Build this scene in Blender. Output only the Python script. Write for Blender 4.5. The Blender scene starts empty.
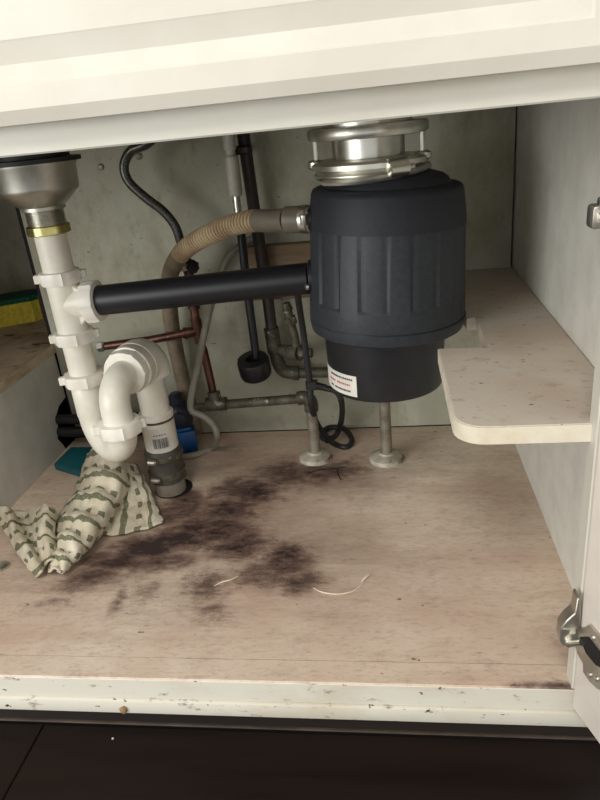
import bpy, bmesh, math, random
import numpy as np
from mathutils import Vector, Matrix, noise as mnoise
random.seed(7)
PI = math.pi
sc = bpy.context.scene
COL = sc.collection

# ------------------------------------------------------------------ camera
FPX = 651.49
CAM = np.array([0.6019, -0.4770, 0.5176])
EUL = (1.1613, 0.0938, 0.1158)
cd = bpy.data.cameras.new('camera'); co = bpy.data.objects.new('camera', cd); COL.objects.link(co)
co.location = CAM; co.rotation_euler = EUL
cd.sensor_fit = 'VERTICAL'; cd.sensor_height = 36.0; cd.lens = 36.0 * FPX / 800.0
cd.clip_start = 0.01
sc.camera = co

# ------------------------------------------------------------------ world, lamps, exposure
def lin(c):
    return tuple(((v/255.0)/12.92 if v/255.0 <= 0.04045 else (((v/255.0)+0.055)/1.055)**2.4) for v in c) + (1.0,)
w = bpy.data.worlds.new('kitchen_ambient'); sc.world = w; w.use_nodes = True
w.node_tree.nodes['Background'].inputs[0].default_value = (0.985, 1.0, 0.985, 1)
w.node_tree.nodes['Background'].inputs[1].default_value = 0.62
def area(name, loc, target, size, power, col):
    l = bpy.data.lights.new(name, 'AREA'); l.shape = 'RECTANGLE'; l.size, l.size_y = size
    l.energy = power; l.color = col
    o = bpy.data.objects.new(name, l); COL.objects.link(o); o.location = loc
    o.rotation_euler = (Vector(target) - Vector(loc)).to_track_quat('-Z', 'Y').to_euler()
    return o
area('kitchen_window_light', (-1.45, -1.95, 0.75), (0.5, 0.2, 0.2), (1.5, 1.3), 34, (0.99, 1.0, 0.96))
area('kitchen_ceiling_light', (0.3, -1.3, 1.85), (0.4, -0.2, 0.0), (0.6, 0.6), 13, (1.0, 0.94, 0.86))
vs = sc.view_settings
vs.view_transform = 'Standard'; vs.look = 'None'; vs.gamma = 1.0; vs.use_curve_mapping = False
vs.exposure = 0.42

# ------------------------------------------------------------------ pixel helper (direction only; depth from the surface touched)
def _rot():
    rx, ry, rz = EUL
    cx, sx, cy, sy, cz, sz = math.cos(rx), math.sin(rx), math.cos(ry), math.sin(ry), math.cos(rz), math.sin(rz)
    Rx = np.array([[1,0,0],[0,cx,-sx],[0,sx,cx]]); Ry = np.array([[cy,0,sy],[0,1,0],[-sy,0,cy]]); Rz = np.array([[cz,-sz,0],[sz,cz,0],[0,0,1]])
    return Rz @ Ry @ Rx
ROT = _rot()
def at(x, y, X=None, Y=None, Z=None):
    d = ROT @ np.array([(x-300)/FPX, (400-y)/FPX, -1.0])
    if X is not None: t = (X-CAM[0])/d[0]
    elif Y is not None: t = (Y-CAM[1])/d[1]
    else: t = (Z-CAM[2])/d[2]
    return Vector(CAM + t*d)
def mpp(p):
    return -(ROT.T @ (np.array(p)-CAM))[2]/FPX
def path_y(pts):      # list of (px, py, Y)
    return [at(a, b, Y=c) for a, b, c in pts]
def path_z(pts):
    return [at(a, b, Z=c) for a, b, c in pts]

# ------------------------------------------------------------------ mesh kit
def catmull(pts, n=8):
    P = [Vector(p) for p in pts]
    P = [P[0]*2-P[1]] + P + [P[-1]*2-P[-2]]
    out = []
    for i in range(1, len(P)-2):
        p0, p1, p2, p3 = P[i-1], P[i], P[i+1], P[i+2]
        for k in range(n):
            t = k/n
            out.append(0.5*((2*p1)+(p2-p0)*t+(2*p0-5*p1+4*p2-p3)*t*t+(3*p1-p0-3*p2+p3)*t**3))
    out.append(P[-2]); return out
def join(*gs):
    V, F = [], []
    for v, f in gs:
        o = len(V); V += [tuple(p) for p in v]; F += [tuple(i+o for i in q) for q in f]
    return V, F
def box(x0, x1, y0, y1, z0, z1, bev=0.0, seg=2):
    bm = bmesh.new(); bmesh.ops.create_cube(bm, size=1)
    for v in bm.verts:
        v.co = ((x0+x1)/2+v.co.x*(x1-x0), (y0+y1)/2+v.co.y*(y1-y0), (z0+z1)/2+v.co.z*(z1-z0))
    if bev > 0: bmesh.ops.bevel(bm, geom=bm.edges[:], offset=bev, segments=seg, profile=0.5, affect='EDGES')
    return from_bm(bm)
def from_bm(bm):
    bm.verts.index_update()
    V = [tuple(v.co) for v in bm.verts]; F = [tuple(v.index for v in f.verts) for f in bm.faces]; bm.free(); return V, F
def prism(poly, axis, a, b, bev=0.0):
    # poly: 2D outline, extruded along axis ('x','y','z') from a to b
    def P(u, v, t): return {'z': (u, v, t), 'y': (u, t, v), 'x': (t, u, v)}[axis]
    bm = bmesh.new()
    lo = [bm.verts.new(P(u, v, a)) for u, v in poly]; hi = [bm.verts.new(P(u, v, b)) for u, v in poly]
    n = len(poly)
    bm.faces.new(lo); bm.faces.new(hi[::-1])
    for i in range(n): bm.faces.new((lo[i], hi[i], hi[(i+1) % n], lo[(i+1) % n]))
    bmesh.ops.recalc_face_normals(bm, faces=bm.faces[:])
    if bev > 0: bmesh.ops.bevel(bm, geom=bm.edges[:], offset=bev, segments=1, affect='EDGES')
    return from_bm(bm)
def frame_of(d):
    d = Vector(d).normalized(); u = Vector((0,0,1)).cross(d)
    if u.length < 1e-3: u = Vector((1,0,0))
    u.normalize(); return d, u, d.cross(u)
def lathe(prof, base, axis=(0,0,1), seg=32, mod=None, cap=True):
    # prof: list of (r, h) along axis from base
    d, u, v = frame_of(axis); B = Vector(base); V, F = [], []
    for i, (r, h) in enumerate(prof):
        for k in range(seg):
            a = 2*PI*k/seg; rr = r if mod is None else mod(r, h, k, i)
            V.append(tuple(B+d*h+u*(rr*math.cos(a))+v*(rr*math.sin(a))))
    for i in range(len(prof)-1):
        for k in range(seg):
            k2 = (k+1) % seg
            F.append((i*seg+k, i*seg+k2, (i+1)*seg+k2, (i+1)*seg+k))
    if cap:
        F.append(tuple(range(seg-1, -1, -1))); n = (len(prof)-1)*seg; F.append(tuple(range(n, n+seg)))
    return V, F
def tube(pts, r, seg=12, cap=True):
    # r: float or list of radii
    P = [Vector(p) for p in pts]; n = len(P)
    R_ = r if isinstance(r, (list, tuple)) else [r]*n
    T = [(P[min(i+1, n-1)]-P[max(i-1, 0)]).normalized() for i in range(n)]
    _, u, _ = frame_of(T[0]); V, F = [], []
    for i in range(n):
        u = (u-T[i]*u.dot(T[i])).normalized(); v = T[i].cross(u)
        for k in range(seg):
            a = 2*PI*k/seg; V.append(tuple(P[i]+u*(R_[i]*math.cos(a))+v*(R_[i]*math.sin(a))))
    for i in range(n-1):
        for k in range(seg):
            k2 = (k+1) % seg; F.append((i*seg+k, i*seg+k2, (i+1)*seg+k2, (i+1)*seg+k))
    if cap:
        F.append(tuple(range(seg-1, -1, -1))); F.append(tuple(range((n-1)*seg, n*seg)))
    return V, F
def resample(pts, step):
    P = [Vector(p) for p in pts]; L = [0]
    for i in range(1, len(P)): L.append(L[-1]+(P[i]-P[i-1]).length)
    n = max(2, int(L[-1]/step)); out = []; j = 0
    for k in range(n+1):
        s = L[-1]*k/n
        while j < len(P)-2 and L[j+1] < s: j += 1
        t = (s-L[j])/max(1e-9, L[j+1]-L[j]); out.append(P[j].lerp(P[j+1], t))
    return out
def xf(g, M):
    V, F = g; return [tuple(M @ Vector(p)) for p in V], F

WL = {}     # world location of every object with children
def new(name, g, mat, parent=None, base=None, uv=None, sharp=35):
    V, F = g
    me = bpy.data.meshes.new(name)
    if parent is not None: org = WL[parent.name]
    elif base is not None: org = Vector(base)
    else:
        A = np.array(V); org = Vector(((A[:,0].min()+A[:,0].max())/2, (A[:,1].min()+A[:,1].max())/2, A[:,2].min()))
    me.from_pydata([(p[0]-org.x, p[1]-org.y, p[2]-org.z) for p in V], [], F); me.validate()
    bm = bmesh.new(); bm.from_mesh(me); bmesh.ops.recalc_face_normals(bm, faces=bm.faces[:]); bm.to_mesh(me); bm.free()
    me.polygons.foreach_set('use_smooth', [True]*len(me.polygons)); me.set_sharp_from_angle(angle=math.radians(sharp))
    if uv is not None:
        L = me.uv_layers.new(name='UVMap')
        for lp in me.loops: L.data[lp.index].uv = uv[lp.vertex_index]
    me.materials.append(mat)
    o = bpy.data.objects.new(name, me); COL.objects.link(o)
    if parent is not None: o.parent = parent
    else: o.location = org
    WL[o.name] = org
    return o
def tag(o, label=None, cat=None, group=None, kind=None):
    if label: o['label'] = label
    if cat: o['category'] = cat
    if group: o['group'] = group
    if kind: o['kind'] = kind
    return o
def thing(name, base, label, cat, group=None):
    o = bpy.data.objects.new(name, None); COL.objects.link(o); o.location = base; o.empty_display_size = 0.02
    WL[o.name] = Vector(base); return tag(o, label, cat, group)

# ------------------------------------------------------------------ materials
class NT:
    def __init__(s, name):
        s.m = bpy.data.materials.new(name); s.m.use_nodes = True; s.t = s.m.node_tree; s.n = s.t.nodes
        s.b = s.n['Principled BSDF']; s.co = s.n.new('ShaderNodeTexCoord')
    def link(s, a, b): s.t.links.new(a, b)
    def noise(s, scale, stretch=(1,1,1), detail=6, rough=0.6, src='Object', dist=0.0):
        mp = s.n.new('ShaderNodeMapping'); mp.inputs['Scale'].default_value = stretch
        s.link(s.co.outputs[src], mp.inputs[0]); nz = s.n.new('ShaderNodeTexNoise')
        nz.inputs['Scale'].default_value = scale; nz.inputs['Detail'].default_value = detail
        nz.inputs['Roughness'].default_value = rough; nz.inputs['Distortion'].default_value = dist
        s.link(mp.outputs[0], nz.inputs['Vector']); return nz.outputs['Fac']
    def ramp(s, fac, a, b, c0=(0,0,0,1), c1=(1,1,1,1)):
        r = s.n.new('ShaderNodeValToRGB'); r.color_ramp.elements[0].position = a; r.color_ramp.elements[1].position = b
        r.color_ramp.elements[0].color = c0; r.color_ramp.elements[1].color = c1
        s.link(fac, r.inputs[0]); return r.outputs[0]
    def mix(s, fac, a, b, mode='MIX'):
        x = s.n.new('ShaderNodeMix'); x.data_type = 'RGBA'; x.blend_type = mode
        for v, i in ((fac, 0), (a, 6), (b, 7)):
            if isinstance(v, (int, float)): x.inputs[i].default_value = v
            elif isinstance(v, tuple): x.inputs[i].default_value = v
            else: s.link(v, x.inputs[i])
        return x.outputs[2]
    def math(s, op, a, b=None, clamp=False):
        x = s.n.new('ShaderNodeMath'); x.operation = op; x.use_clamp = clamp
        for v, i in ((a, 0), (b, 1)):
            if v is None: continue
            if isinstance(v, (int, float)): x.inputs[i].default_value = v
            else: s.link(v, x.inputs[i])
        return x.outputs[0]
    def col(s, c):
        if isinstance(c, tuple): s.b.inputs['Base Color'].default_value = c
        else: s.link(c, s.b.inputs['Base Color'])
    def bump(s, h, strength=0.3, dist=0.002):
        x = s.n.new('ShaderNodeBump'); x.inputs['Strength'].default_value = strength; x.inputs['Distance'].default_value = dist
        s.link(h, x.inputs['Height']); s.link(x.outputs[0], s.b.inputs['Normal'])
    def set(s, rough=0.5, metal=0.0, spec=0.5, **k):
        s.b.inputs['Roughness'].default_value = rough; s.b.inputs['Metallic'].default_value = metal
        s.b.inputs['Specular IOR Level'].default_value = spec
        for kk, v in k.items(): s.b.inputs[kk].default_value = v
        return s.m
def simple(name, c1, c2=None, scale=60, rough=0.5, metal=0.0, spec=0.5, bump=0.0, stretch=(1,1,1), lo=0.4, hi=0.65, speck=None):
    k = NT(name); c2 = c2 or tuple(int(v*0.85) for v in c1)
    nz = k.noise(scale, stretch); c = k.mix(k.ramp(nz, lo, hi), lin(c1), lin(c2))
    if speck:   # (colour, scale, threshold)
        s2 = k.noise(speck[1], detail=3); c = k.mix(k.ramp(s2, speck[2], speck[2]+0.06), c, lin(speck[0]))
    k.col(c)
    if bump: k.bump(nz, bump, 0.001)
    return k.set(rough, metal, spec)
M = {}
M['white_paint'] = simple('white_paint', (226,218,200), (215,206,188), 30, 0.42, speck=((170,150,120), 130, 0.74))
M['front_paint'] = simple('cream_front_paint', (215,210,199), (209,203,191), 12, 0.4)
M['door_paint'] = simple('door_paint', (236,226,215), (228,217,206), 14, 0.45)
M['rail_paint'] = simple('rail_paint', (210,207,196), (200,195,182), 14, 0.42, stretch=(.4,1,2), speck=((150,120,70), 60, 0.78))
M['side_paint'] = simple('side_wall_paint', (218,215,206), (206,202,192), 25, 0.6, speck=((120,110,100), 160, 0.73))
k = NT('strip_paint')
c = k.mix(k.ramp(k.noise(18, (.5,1,1)), .45, .7), lin((216,211,198)), lin((202,193,174)))
c = k.mix(k.ramp(k.noise(55, (.45,1,1), detail=6, rough=.7), .60, .69), c, lin((120,92,66)))
c = k.mix(k.ramp(k.noise(110, (.6,1,1), detail=3), .665, .70), c, lin((60,48,36)))
k.col(c); M['strip_paint'] = k.set(.5)
k = NT('back_wall_paint')
c = k.mix(k.ramp(k.noise(5, detail=8), .35, .7), lin((186,185,168)), lin((152,148,128)))
c = k.mix(k.ramp(k.noise(9, (1,1,.55), detail=9, rough=.7), .5, .75), c, lin((140,131,108)))
c = k.mix(k.math('MULTIPLY', k.ramp(k.noise(34, (1,1,.5), detail=8, rough=.75), .56, .74), .5), c, lin((104,92,72)))
c = k.mix(k.ramp(k.noise(120, detail=3), .70, .75), c, lin((70,62,50)))
k.col(c); k.bump(k.noise(40), .2, .001); M['back_paint'] = k.set(.7)
k = NT('shelf_board')
c = k.mix(k.ramp(k.noise(9, detail=7), .4, .7), lin((200,190,176)), lin((190,170,152)))
c = k.mix(k.ramp(k.noise(70, (.8,1,1), detail=7, rough=.75), .56, .74), c, lin((160,128,106)))
c = k.mix(k.ramp(k.noise(170, (.55,1,1), detail=4), .67, .72), c, lin((104,78,60)))
k.col(c); M['shelf'] = k.set(.65)
k = NT('ledge_board')
c = k.mix(k.ramp(k.noise(10, detail=8), .4, .65), lin((196,176,148)), lin((150,122,92)))
c = k.mix(k.ramp(k.noise(45, (.6,1,1), detail=6), .58, .7), c, lin((88,64,44)))
k.col(c); k.bump(k.noise(60), .3, .001); M['ledge'] = k.set(.8)
M['raw_edge'] = simple('raw_board_edge', (216,200,172), (176,150,118), 40, .8, stretch=(1,.4,1))
M['cut_edge'] = simple('painted_board_edge', (224,216,198), (210,198,174), 30, .6)
M['dark_wood'] = simple('dark_wood_floor', (40,30,25), (26,18,15), 14, .38, stretch=(.12,1,1), bump=.15, speck=((86,72,60), 210, .80))
M['toe'] = simple('toe_kick_wood', (44,36,31), (32,25,21), 14, .5, stretch=(.12,1,1))
M['shoe'] = simple('shoe_moulding_wood', (92,78,68), (64,52,44), 60, .6, stretch=(.3,1,1))
M['gap'] = simple('dark_gap', (22,16,13), (14,10,8), 20, .8)  # near-black; paints the shade in gaps and holes, also cracks and spots
M['pvc'] = simple('white_pvc', (236,232,220), (224,218,202), 22, .35, speck=((150,128,96), 60, .72))
M['pvc_nut'] = simple('white_plastic_nut', (240,236,226), (228,222,208), 26, .38, speck=((150,128,96), 100, .76))
M['grey_pipe'] = simple('grey_pipe', (150,143,130), (122,114,100), 30, .5)
M['rubber'] = simple('black_rubber', (24,24,25), (34,33,33), 40, .55)
M['coupling'] = simple('grey_rubber_coupling', (60,55,50), (80,73,65), 40, .5)
M['black_plastic'] = simple('black_plastic', (22,23,27), (30,31,35), 20, .38)
M['disposer'] = simple('disposer_plastic', (38,42,48), (46,50,56), 160, .52, bump=.12, speck=((90,92,94), 260, .80))
M['disposer_cap'] = simple('disposer_cover_plastic', (30,32,40), (36,38,46), 120, .62, bump=.1)
M['disposer_low'] = simple('disposer_lower_plastic', (26,28,32), (32,34,38), 60, .42)
M['black_tube'] = simple('black_tube', (18,18,24), (24,24,30), 20, .42)
M['steel'] = simple('stainless_steel', (216,214,206), (196,194,184), 40, .32, 1.0, bump=.05)
M['chrome'] = simple('chrome', (228,226,216), (210,208,198), 30, .30, 1.0)
M['cup_steel'] = simple('strainer_steel', (206,204,196), (180,178,168), 25, .42, 1.0, bump=.10, stretch=(1,1,.5))
M['brass'] = simple('brass_nut', (206,196,130), (170,160,96), 60, .28, 1.0)
M['hinge_metal'] = simple('hinge_metal', (196,190,180), (168,162,152), 50, .36, .9)
M['copper'] = simple('old_copper', (98,62,50), (66,44,38), 45, .4, .6, speck=((180,128,100), 120, .68))
M['galv'] = simple('corroded_galvanised', (98,94,80), (66,58,48), 55, .6, .3, bump=.5, speck=((156,156,142), 70, .62))
M['stub'] = simple('painted_stub_pipe', (146,140,126), (108,100,86), 45, .5, .3, speck=((100,76,54), 90, .68))
M['flange'] = simple('painted_flange', (186,180,166), (150,140,124), 40, .5, speck=((96,74,54), 60, .62))
M['brown_pipe'] = simple('dark_brown_pipe', (62,50,44), (44,38,36), 40, .5)
M['hose'] = simple('tan_hose', (188,166,134), (160,134,104), 30, .55)
M['hose_dark'] = simple('darker_hose', (132,118,98), (104,92,76), 30, .55)  # darker tone of the hose for its lower section
M['sleeve'] = simple('grey_sleeve', (112,104,92), (98,90,78), 30, .5)
M['braid'] = simple('braided_hose', (62,62,60), (104,102,96), 420, .32, .6)
M['grey_tube'] = simple('grey_tube', (150,146,134), (128,122,110), 30, .4)
M['white_plastic'] = simple('white_connector', (188,184,172), (170,165,150), 30, .45)
M['wood_block'] = simple('wood_block', (138,116,90), (110,90,68), 22, .7, stretch=(.3,1,2.2))
M['sponge_y'] = simple('yellow_sponge', (206,186,64), (180,158,50), 120, .9, bump=.8, speck=((120,96,40), 60, .66))
M['sponge_g'] = simple('green_scrub', (20,84,62), (12,62,48), 220, .95, bump=.8)
M['teal'] = simple('teal_plastic', (24,104,116), (18,88,100), 30, .5)
M['blue'] = simple('blue_plastic', (28,82,140), (20,62,112), 30, .4)
M['navy'] = simple('dark_navy_plastic', (34,40,54), (26,30,42), 40, .45)
M['label_white'] = simple('label_paper', (226,222,214), (214,208,198), 60, .6)
M['ink'] = simple('label_ink', (52,50,54), (70,66,68), 80, .7)
M['ink_red'] = simple('label_red_ink', (176,96,80), (190,120,104), 80, .7)
M['counter'] = simple('counter_stone', (150,140,126), (120,110,98), 40, .4)
M['scrap'] = simple('pale_scrap', (226,214,196), (208,190,166), 40, .7)
M['crumb'] = simple('tan_crumb', (150,120,84), (120,92,60), 40, .8)

# floor board with water stains (shape of its own, placed in board coordinates)
k = NT('stained_floor_board')
grain = k.noise(26, (.10,1,1), detail=8, rough=.65)
c = k.mix(k.ramp(k.noise(6, (.7,1,1), detail=7), .35, .7), lin((226,211,192)), lin((210,188,168)))
c = k.mix(k.math('MULTIPLY', k.ramp(grain, .5, .75), .6), c, lin((186,158,136)))
c = k.mix(k.ramp(k.noise(150, (.2,1,1), detail=5, rough=.75), .63, .72), c, lin((150,122,102)))
c = k.mix(k.ramp(k.noise(48, (.25,1,1), detail=8, rough=.8), .6, .78), c, lin((232,222,208)))
c = k.mix(k.ramp(k.noise(95, (.6,1,1), detail=2), .745, .765), c, lin((64,46,36)))
blobs = [  # px, py, radius x, radius y (m), strength
    (322,472,.085,.055,.85),(285,476,.080,.06,.85),(250,490,.085,.06,.92),(228,510,.075,.05,.95),(212,530,.085,.05,1.0),(180,540,.07,.04,1.05),
    (148,548,.075,.038,1.15),(118,560,.07,.035,1.0),(180,510,.06,.05,.85),(95,575,.06,.03,.8),(165,560,.06,.03,.9),(240,545,.075,.05,.85),(285,560,.05,.055,.9),(300,582,.04,.035,.75),(262,575,.06,.04,.7),
    (205,585,.06,.045,.6),(150,590,.045,.04,.5),(75,585,.06,.03,.55),(50,605,.04,.02,.5),(215,610,.03,.03,.45),(330,468,.04,.03,.5),(120,600,.015,.035,.55),
    (184,497,.04,.035,.9),(560,688,.05,.010,.8)]
geo = k.n.new('ShaderNodeNewGeometry'); S = None
grime = k.noise(7, (.8,1,1), detail=10, rough=.7)
c = k.mix(k.math('MULTIPLY', k.ramp(grime, .42, .68), .5), c, lin((186,150,130)))
c = k.mix(k.math('MULTIPLY', k.ramp(k.noise(260, (.3,1,1), detail=4, rough=.8), .52, .66), .45), c, lin((168,138,118)))
broad = [(225,520,.20,.14,.85),(290,555,.17,.12,.7),(110,560,.16,.09,.65),(330,478,.16,.10,.75),(250,470,.15,.09,.7),(180,600,.16,.06,.3),(440,480,.12,.10,.25)]
SB = None
for n_b, (bx, by, rx, ry, st) in enumerate(blobs+broad):
    p = at(bx, by, Z=0)
    mp = k.n.new('ShaderNodeMapping'); mp.vector_type = 'POINT'
    mp.inputs['Location'].default_value = (-p.x/rx, -p.y/ry, 0); mp.inputs['Scale'].default_value = (1/rx, 1/ry, 0)
    k.link(geo.outputs['Position'], mp.inputs[0])
    ln = k.n.new('ShaderNodeVectorMath'); ln.operation = 'LENGTH'; k.link(mp.outputs[0], ln.inputs[0])
    mr = k.n.new('ShaderNodeMapRange'); mr.interpolation_type = 'SMOOTHSTEP'
    mr.inputs['From Min'].default_value = 1.35; mr.inputs['From Max'].default_value = 0.1
    mr.inputs['To Min'].default_value = 0; mr.inputs['To Max'].default_value = st
    k.link(ln.outputs['Value'], mr.inputs['Value'])
    if n_b < len(blobs): S = mr.outputs[0] if S is None else k.math('MAXIMUM', S, mr.outputs[0])
    else: SB = mr.outputs[0] if SB is None else k.math('MAXIMUM', SB, mr.outputs[0])
nb = k.noise(20, (.9,.8,1), detail=10, rough=.78); ng = k.noise(85, (.40,1,1), detail=8, rough=.8)
q1 = k.math('ADD', S, k.math('MULTIPLY', k.math('SUBTRACT', nb, .5), 1.6))
q2 = k.math('ADD', q1, k.math('MULTIPLY', k.math('SUBTRACT', ng, .5), 1.6))
qb = k.math('ADD', SB, k.math('MULTIPLY', k.math('SUBTRACT', k.noise(30, (.35,1,1), detail=9, rough=.75), .5), 1.4))
c = k.mix(k.math('MULTIPLY', k.ramp(qb, .1, .95), .8), c, lin((142,116,100)))
halo = k.ramp(q2, .05, .8); core = k.ramp(q2, .36, 1.12)
c = k.mix(k.math('MULTIPLY', halo, .8), c, lin((128,100,86)))
c = k.mix(k.math('MULTIPLY', core, .95), c, lin((64,46,43)))
c = k.mix(k.math('MULTIPLY', k.ramp(q2, .95, 1.5), .7), c, lin((42,31,30)))
k.col(c); k.bump(grain, .25, .001); M['stained'] = k.set(.62)

# towel: woven stripes and rows of dots in cloth coordinates
k = NT('striped_towel')
sep = k.n.new('ShaderNodeSeparateXYZ'); k.link(k.co.outputs['UV'], sep.inputs[0])
wob = k.math('MULTIPLY', k.math('SUBTRACT', k.noise(16, detail=2), .5), .16)
u = k.math('ADD', k.math('MULTIPLY', sep.outputs[0], 1.0), wob); v = k.math('ADD', sep.outputs[1], wob)
fu = k.math('FRACT', u)
line = k.math('LESS_THAN', k.math('ABSOLUTE', k.math('SUBTRACT', fu, .25)), .085)
row = k.math('LESS_THAN', k.math('ABSOLUTE', k.math('SUBTRACT', fu, .75)), .11)
dot = k.math('LESS_THAN', k.math('ABSOLUTE', k.math('SUBTRACT', k.math('FRACT', k.math('MULTIPLY', v, 1.0)), .5)), .22)
mask = k.math('MAXIMUM', line, k.math('MULTIPLY', row, dot))
mask = k.math('MULTIPLY', mask, k.ramp(k.noise(500, detail=1), .2, .4))
c = k.mix(k.ramp(k.noise(30, detail=6), .4, .7), lin((222,214,194)), lin((196,185,160)))
c = k.mix(k.math('MULTIPLY', mask, .85), c, lin((90,96,70)))
k.col(c); k.bump(k.noise(420, detail=3), .6, .002); M['towel'] = k.set(.95, 0, .1)

# ------------------------------------------------------------------ kitchen floor
W, D, ZT = 0.793, 0.57, 0.511        # cabinet width, depth, bottom of the top rail
ZF = -0.153                          # kitchen floor
fl = new('floor', box(-1.4, 2.2, -1.9, 0.75, ZF-.03, ZF-.004), M['gap']); tag(fl, kind='structure')
me_cache = {}
yy = 0.068; rowi = 0
offs = [0.52, -0.15, 0.9, 0.2, 0.7, -.3, .4, 1.0, .1, .6, -.1, .8, .3, .5]
while yy > -1.8:
    x = -1.4
    cuts = [-1.4] + sorted(c for c in (offs[rowi % 14]-1.25, offs[rowi % 14], offs[rowi % 14]+1.25) if -1.3 < c < 2.1) + [2.2]
    if rowi == 0: cuts = [-1.4, at(38, 735, Z=ZF).x, 1.45, 2.2]
    for a, b in zip(cuts[:-1], cuts[1:]):
        new('plank', box(a+.0008, b-.0008, yy-.127, yy-.0012, ZF-.012, ZF, .0012, 1), M['dark_wood'], fl)
    yy -= .128; rowi += 1

# ------------------------------------------------------------------ sink cabinet
XL, XR = -0.55, 0.86                 # carcass ends
cab = thing('sink_cabinet', (0.35, 0.3, ZF), 'white painted sink base cabinet standing open, stained floor inside', 'cabinet')
bp = new('bottom_panel', box(0, W, 0.0302, D, -.018, 0), M['stained'], cab); tag(bp, 'water stained tan floor board')
new('front_lip', box(-.02, .82, .0005, .030, -.018, .0003, .0012, 1), M['stained'], cab)
new('bottom_rail', box(XL, XR, 0, .02, -.0285, -.0002, .0015, 1), M['strip_paint'], cab)
new('rail_moulding', box(XL, XR, -.003, .02, -.047, -.0285, .002, 2), M['strip_paint'], cab)
new('toe_kick', box(XL, XR, .07, .085, ZF+.006, -.02), M['toe'], cab)
new('shoe_moulding', box(XL, XR, .0685, .076, ZF+.0005, ZF+.004, .0015, 2), M['shoe'], cab)
back = new('back_panel', box(.004, W-.003, D, D+.012, .002, .70), M['back_paint'], cab)
new('shade_backing', box(-.01, W+.016, D+.013, D+.025, -.018, .70), M['gap'], cab)  # added near-black sheet, painted shade seen through the panel seams
new('light_stop_board', box(XL-.016, W+.016, .02, .93, -.026, -.0185), M['gap'], cab); tag(back, 'grimy painted back panel')  # added near-black sheet below, stops light leaking into the box
new('side_panel', box(W, W+.016, .02, D+.012, -.018, .70), M['side_paint'], cab)
# left: low boxed panel with an open ledge behind it, reaching into the blind corner
lp_poly = [(.0, 0), (D-.045, 0), (D-.05, .012), (D-.062, .03), (D-.05, .05), (D-.052, .066), (D-.03, .08), (D, .085), (D, .171), (.0, .171)]
new('side_panel', prism(lp_poly, 'x', -.016, 0), M['side_paint'], cab)
lg = new('ledge_board', box(XL, 0.0, .02, .90, .172, .187, .0008, 1), M['ledge'], cab); tag(lg, 'worn raw wood ledge')
new('ledge_edge', box(.0, .003, .02, D+.01, .1715, .1868, .0006, 1), M['raw_edge'], lg)
new('back_panel', box(XL, -.006, .90, .912, .02, .70), M['back_paint'], cab)
new('side_panel', box(XL-.016, XL, .02, .912, -.018, .70), M['side_paint'], cab)
new('corner_return', box(-.004, .003, D+.026, .90, -.018, .70), M['side_paint'], cab)
new('shade_backing', box(XL, 0, .913, .925, -.018, .70), M['gap'], cab)  # added near-black sheet closing the corner from behind
# face frame
new('stile', box(.757, XR+.02, 0, .02, -.0005, ZT, .001, 1), M['front_paint'], cab)
new('ledge_front', box(-.36, .0, .0, .019, -.0005, .1715, .001, 1), M['side_paint'], cab)
new('stile', box(XL-.016, -.36, 0, .02, -.0005, ZT, .001, 1), M['front_paint'], cab)
new('top_rail', box(XL-.016, XR+.02, 0, .02, ZT, .70, .0012, 1), M['rail_paint'], cab)
# false drawer front with a routed raised panel
def raised_front(x0, x1, z0, z1, yb, yf):
    # nested rectangular loops: (inset, y)
    loops = [(0.000, yb), (0.000, yb-.0155), (.009, yf), (.0235, yf), (.0250, yf+.0015), (.0365, yf+.0038), (.0490, yf+.0010), (.0505, yf+.0004)]
    V, F = [], []
    for ins, y in loops:
        V += [(x0+ins, y, z0+ins), (x1-ins, y, z0+ins), (x1-ins, y, z1-ins), (x0+ins, y, z1-ins)]
    for i in range(len(loops)-1):
        for q in range(4):
            r = (q+1) % 4; F.append((i*4+q, i*4+r, i*4+4+r, i*4+4+q))
    n = (len(loops)-1)*4; F.append((n, n+1, n+2, n+3)); F.append((3, 2, 1, 0))
    return V, F
ff = new('false_drawer_front', raised_front(-.06, .7505, .531, .690, -.0005, -.02), M['front_paint'], cab, sharp=12)
# unseen countertop slab over everything, added to block light from above
new('countertop', box(XL-.05, XR+.06, -.035, .95, .701, .735, .004, 2), M['counter'], cab)
# open door on the right
DH = Vector((.7565, -.006, 0)); ddir = Vector((math.cos(math.radians(-71.5)), math.sin(math.radians(-71.5)), 0)); dn = Vector((-ddir.y, ddir.x, 0))  # dn -> away from the cabinet inside
DM = Matrix(((ddir.x, dn.x, 0, DH.x), (ddir.y, dn.y, 0, DH.y), (0, 0, 1, 0), (0, 0, 0, 1)))
dz0, dz1 = -.016, .525
door = new('cabinet_door', xf(box(0, .40, 0, .019, dz0, dz1, .0022, 2), DM), M['door_paint'], cab); tag(door, 'open cream cabinet door')
def at_door(px, py):      # point of the door's inner face, in door coordinates (along, height)
    d = ROT @ np.array([(px-300)/FPX, (400-py)/FPX, -1.0]); nv = np.array(dn)
    t = (nv @ (np.array(DH)-CAM))/(nv @ d); p = Vector(CAM+t*d)
    return ((p-DH).dot(ddir), p.z)
def outline(pts, dz=0.0, flip=None):
    o = [at_door(*p) for p in pts]
    o = [(a_, b_+dz) for a_, b_ in o]
    return o if flip is None else [(a_, 2*flip-b_) for a_, b_ in o]
def frame_outline(pts, flip=None, dz=0.0):
    o = [at(a_, b_, Y=-.004) for a_, b_ in pts]
    return [(p.x, p.z+dz if flip is None else 2*flip-p.z+dz) for p in o]
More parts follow.
